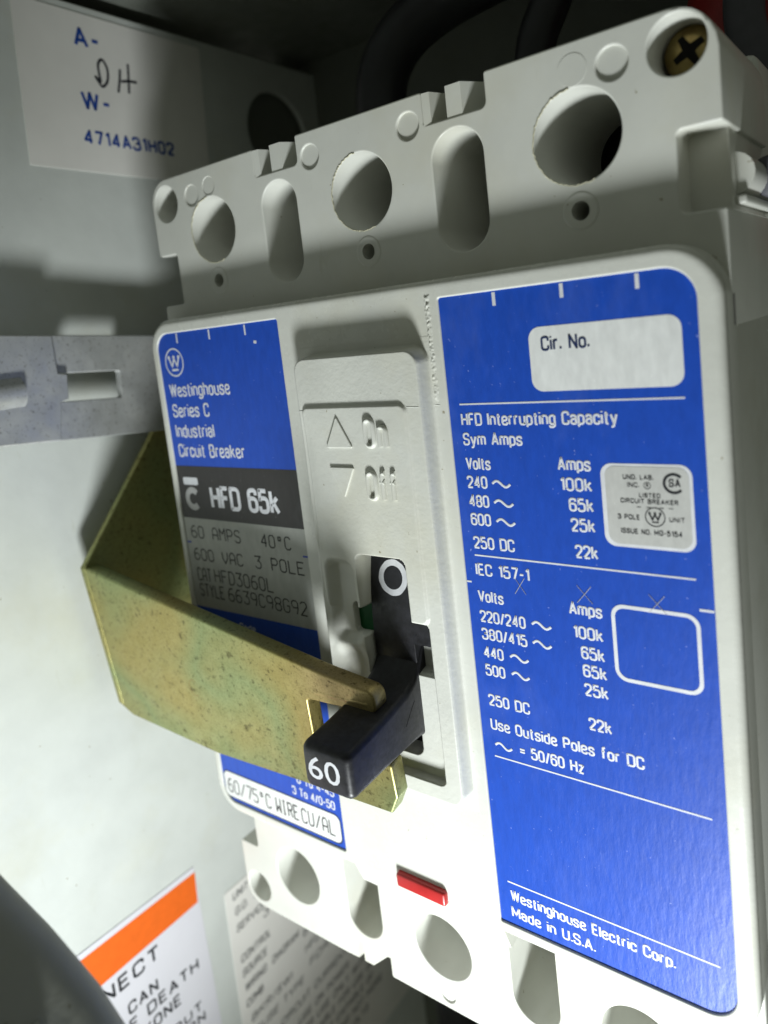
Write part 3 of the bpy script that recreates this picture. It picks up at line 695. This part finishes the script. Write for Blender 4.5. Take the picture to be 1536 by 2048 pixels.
# ------------------------------------------------------------------ yellow bracket that carries the handle
br = thing('handle_bracket', (-20, -10, 30), 'yellow chromate steel fork bracket gripping the black toggle handle', 'bracket')
d = Vector((0, .1078, -.9942)).normalized(); u = Vector((1, 0, 0)); nrm = u.cross(-d)
BFR = (u, -d, nrm)                       # plate frame: X, up along plate, towards viewer
BO = Vector((0, -12.2, 52.6))
P = [(-20.6, .2), (1.6, 4.0), (27.8, 8.4), (43, 11.0), (53.6, 12.3), (53.6, 16.2), (38.8, 16.7), (38.4, 25.0), (54.3, 24.4), (54.3, 30.4), (52.5, 33.8), (33.7, 34.4), (10.5, 35.5), (-16.5, 34.1), (-20.6, 32.2)]
plate('fork_plate', rpoly([(a, -b) for a, b in P], [.3, 3, 5, 4, 1.6, 1.9, .7, .5, .6, .8, .5, 3, 5, 1.5, .8], 6), [], 0, 3.0, .4, 'brass', br, BFR, BO, both=True)
sweep('finger_lip', [[tuple(BO + u * a + d * b + nrm * -1.5) for a, b in ((41, 14.9), (46, 14.8), (52.0, 14.6))]], 1.55, 'brass', br, 7)
fl = rpoly([(-12.3, 52.2), (-8.8, 20.2), (20, 26), (44, 60), (36, 104), (11.2, 79.5)], [.3, .8, 3, 3, 3, 6])
plate('side_flange', fl, [], -19.0, 1.7, .25, 'brass', br, SIDE, both=True)
mk = sweep('stamped_letter', [[(8.3 + 1.35 * math.cos(t), -21.7 + 1.7 * math.sin(t)) for t in np.linspace(.9, 5.3, 16)]], .09, 'screw', br, 1, frame=BFR, org=BO + nrm * .0, flat_to=.03)

# ------------------------------------------------------------------ zinc bar on the left
zb = thing('operating_bar', (-19, 0, 90), 'slotted zinc plated steel bar running beside the breaker above the bracket', 'bar')
plate('slotted_strip', rpoly([(-40, 81.6), (60, 72.3), (60, 94.2), (-40, 102.2)], 1), [rpoly([(-12.6, 86.8), (1.6, 85.7), (1.9, 91.4), (-12.4, 92.4)], .5)], -17.4, 1.5, .2, 'zinc', zb, SIDE)
plate('end_strip', rpoly([(-70, 84.6), (-13.9, 79.4), (-12.5, 86.8), (-10.9, 87.1), (-10.4, 92.0), (-12.3, 92.4), (-12.3, 99.8), (-70, 104.8)], .25), [], -16.3, 1.05, .18, 'zinc', zb, SIDE)
sweep('slide_pin', [[(-17.6, -27, 89.8), (-17.6, -19.8, 89.8)]], 3.1, 'zinc', zb, 8)

# ------------------------------------------------------------------ stickers on the side wall
def sticker(name, pts, mat, label, rot=None):
    o = thing(name, (WALLX, sum(p[0] for p in pts) / len(pts), min(p[1] for p in pts)), label, 'sticker')
    plate('paper', pts, [], WALLX + .16, .18, 0, mat, o, SIDE)
    return o
SW = WALLX + .19
st1 = sticker('number_sticker', rpoly([(-5.8, 134.6), (40.8, 134.2), (43, 167.6), (-4.2, 167.8)], .3), 'paper', 'cream sticker with blue printed number and a handwritten mark, on the side wall')
for s, u0, u1, v0, cp in (('A-', 8.4, 14.6, 160.6, 4.2), ('W-', 8.0, 15.0, 147.6, 3.9), ('4714A31H02', 7.2, 30.8, 140.2, 3.15)):
    text(s, u0, u1, v0, cp, 'ink_blue', st1, SW, SIDE, weight=.56, gap=1.5)
pen = [[(13.3, 154.4), (12.4, 155.0), (13.0, 154.0), (13.8, 153.2), (15.2, 154.6), (15.6, 157.2), (14.6, 159.0), (13.4, 157.6), (13.5, 154.0)], [(17.6, 152.6), (18.4, 155.4), (18.9, 157.8)],
       [(20.4, 152.9), (20.8, 156.0), (21.2, 159.4)], [(18.8, 155.2), (20.8, 155.6), (22.9, 155.7)]]
strokes([smooth_path(l, 5) for l in pen], 'pen', st1, SW, .3, SIDE, 'handwriting')

st2 = sticker('warning_sticker', [(-60, -76), (6.2, -76), (5.2, -30), (-60, -28)], 'paper_white', 'white warning sticker with an orange band on the side wall')
patch('orange_band', [(-60, -39.6), (4.9, -39.2), (5.3, -31.4), (-60, -29.5)], 'orange', st2, SW, .03, SIDE)
for s, u0, u1, v0, cp in (('DISCONNECT', -43, -7.0, -44.3, 3.6), ('CAN', -16.5, -8.6, -51.2, 2.9), ('CAUSE DEATH', -29, 2.4, -55.2, 2.9), ('TO ANYONE', -27, -3.6, -59.4, 2.9), ('LOCK OUT', -20, 1.6, -65.6, 2.4), ('POWER ON', -20, 2.0, -68.8, 2.4)):
    text(s, u0, u1, v0, cp, 'ink_black', st2, SW, SIDE, weight=.52, gap=1.6)

st3 = sticker('wiring_sticker', rpoly([(11.6, -128), (80, -128), (80, -43.6), (12.6, -43.0)], .8), 'paper', 'cream data sticker with rows of black print, partly hidden behind the breaker')
rows = [('UNIT', 14.8, 20.0, -46.6), ('G.O.  N', 14.9, 23, -50.9), ('SERVICE', 14.6, 24.5, -55.5), ('3', 23.5, 25.5, -58.2), ('CONTROL', 14.5, 25, -64.3), ('SOURCE', 14.3, 23.0, -68.3), ('WIRING  DIAGRAM', 14.4, 34.4, -72.6), ('COMB', 14.1, 20, -77),
        ('BKR/SWI', 15, 30, -82), ('FUSE TYPE', 16, 34, -86.5), ('B', 36, 38, -74), ('HFD', 36, 42, -79), ('FDR', 37, 45, -84), ('CIRCUIT CURRENT', 24, 52, -92), ('USE ON POWER', 30, 52, -97), ('FOR USE ONLY WITH', 30, 60, -101), ('SUITABLE FOR USE ON A', 31, 66, -105), ('CIRCUIT CAPABLE OF', 32, 62, -109), ('DELIVERING NOT MORE', 33, 66, -113), ('MAXIMUM VOLTS', 34, 58, -117)]
for s, u0, u1, v0 in rows: text(s, u0, u1, v0, 2.1, 'ink_black', st3, SW, SIDE, weight=.42, shear=.15)

# ------------------------------------------------------------------ wiring above and below
def cable(name, pts, r, mat, label, group=None):
    o = sweep(name, [smooth_path(pts)], r, mat, None, 7); return tag(o, label, 'cable', group)
cable('power_cable', [(29, 40, 105), (30, 40, 128), (30.5, 40.5, 141), (33.5, 41, 148), (40, 42, 153), (52, 43, 156), (75, 45, 158), (110, 50, 160), (150, 52, 160)], 5.3, 'cable', 'thick black cable bending sideways above the breaker')
cable('power_cable', [(62, 44, 105), (62.5, 44, 128), (64, 43, 141), (69, 44, 152), (74, 46, 172.5)], 3.6, 'cable', 'thinner black cable rising straight from the middle of the breaker top')
cable('power_cable', [(101, 40, 100), (100, 40, 126), (99, 40, 136), (101, 40, 150), (104, 42, 172.5)], 2.9, 'grey_cable', 'dark grey cable rising behind the brass screw corner')
cable('red_cable', [(97, 55, 100), (98, 55, 126), (102, 56, 150), (106, 56, 172.5)], 13, 'dark_red', 'broad dark red insulated conductor behind the top right corner')
cable('lower_cable', [(16, 52, -20), (14, 56, -45), (8, 62, -80), (4, 66, -140)], 6.5, 'cable', 'black cable leaving the underside of the breaker')
cable('lower_cable', [(40, 45, -20), (40, 47, -45), (38, 52, -80), (36, 58, -140)], 5.0, 'dark_red', 'dark red cable leaving the underside of the breaker')

# ------------------------------------------------------------------ blurred lever in the near corner
def at(px, py, dep):
    x, y = (px - 782.25) / 1473.02 * dep, (py - 842.26) / 1473.02 * dep
    return CAM + Vector((AX[0][0] * x + AX[1][0] * y + AX[2][0] * dep, AX[0][1] * x + AX[1][1] * y + AX[2][1] * dep, AX[0][2] * x + AX[1][2] * y + AX[2][2] * dep))
E0, E1 = at(0, 1745, 80), at(250, 2052, 80)
ea = (E1 - E0).normalized()
en = CAM - E0; en = (en - ea * en.dot(ea)).normalized()
eb = en.cross(ea)
if eb.dot(at(0, 2052, 80) - E0) < 0: eb = -eb
lv = thing('grey_lever', tuple(E0), 'out of focus dark grey ribbed lever in front of the warning sticker', 'lever')
far = (WALLX - E0.x) / ea.x
LF = (ea, en.cross(ea), en)
sgn = 1 if LF[1].dot(eb) > 0 else -1
prof = [(far - 2, 4.0), (-22, 2.2), (-8, .6), (3, 0), (10, -.5), (17, -.6), (26, .2), (40, 3), (40, 62), (far - 2, 62)]
plate('lever_body', rpoly([(a, sgn * b) for a, b in prof], 3.6), [], 0, 12, 2.4, 'lever', lv, LF, E0)
sweep('lever_rib', [[tuple(E0 + ea * a + eb * b + en * .2) for a, b in ((15.5, 5.5), (14.5, 9), (12.5, 16), (10, 26))]], 1.6, 'lever', lv, 7)
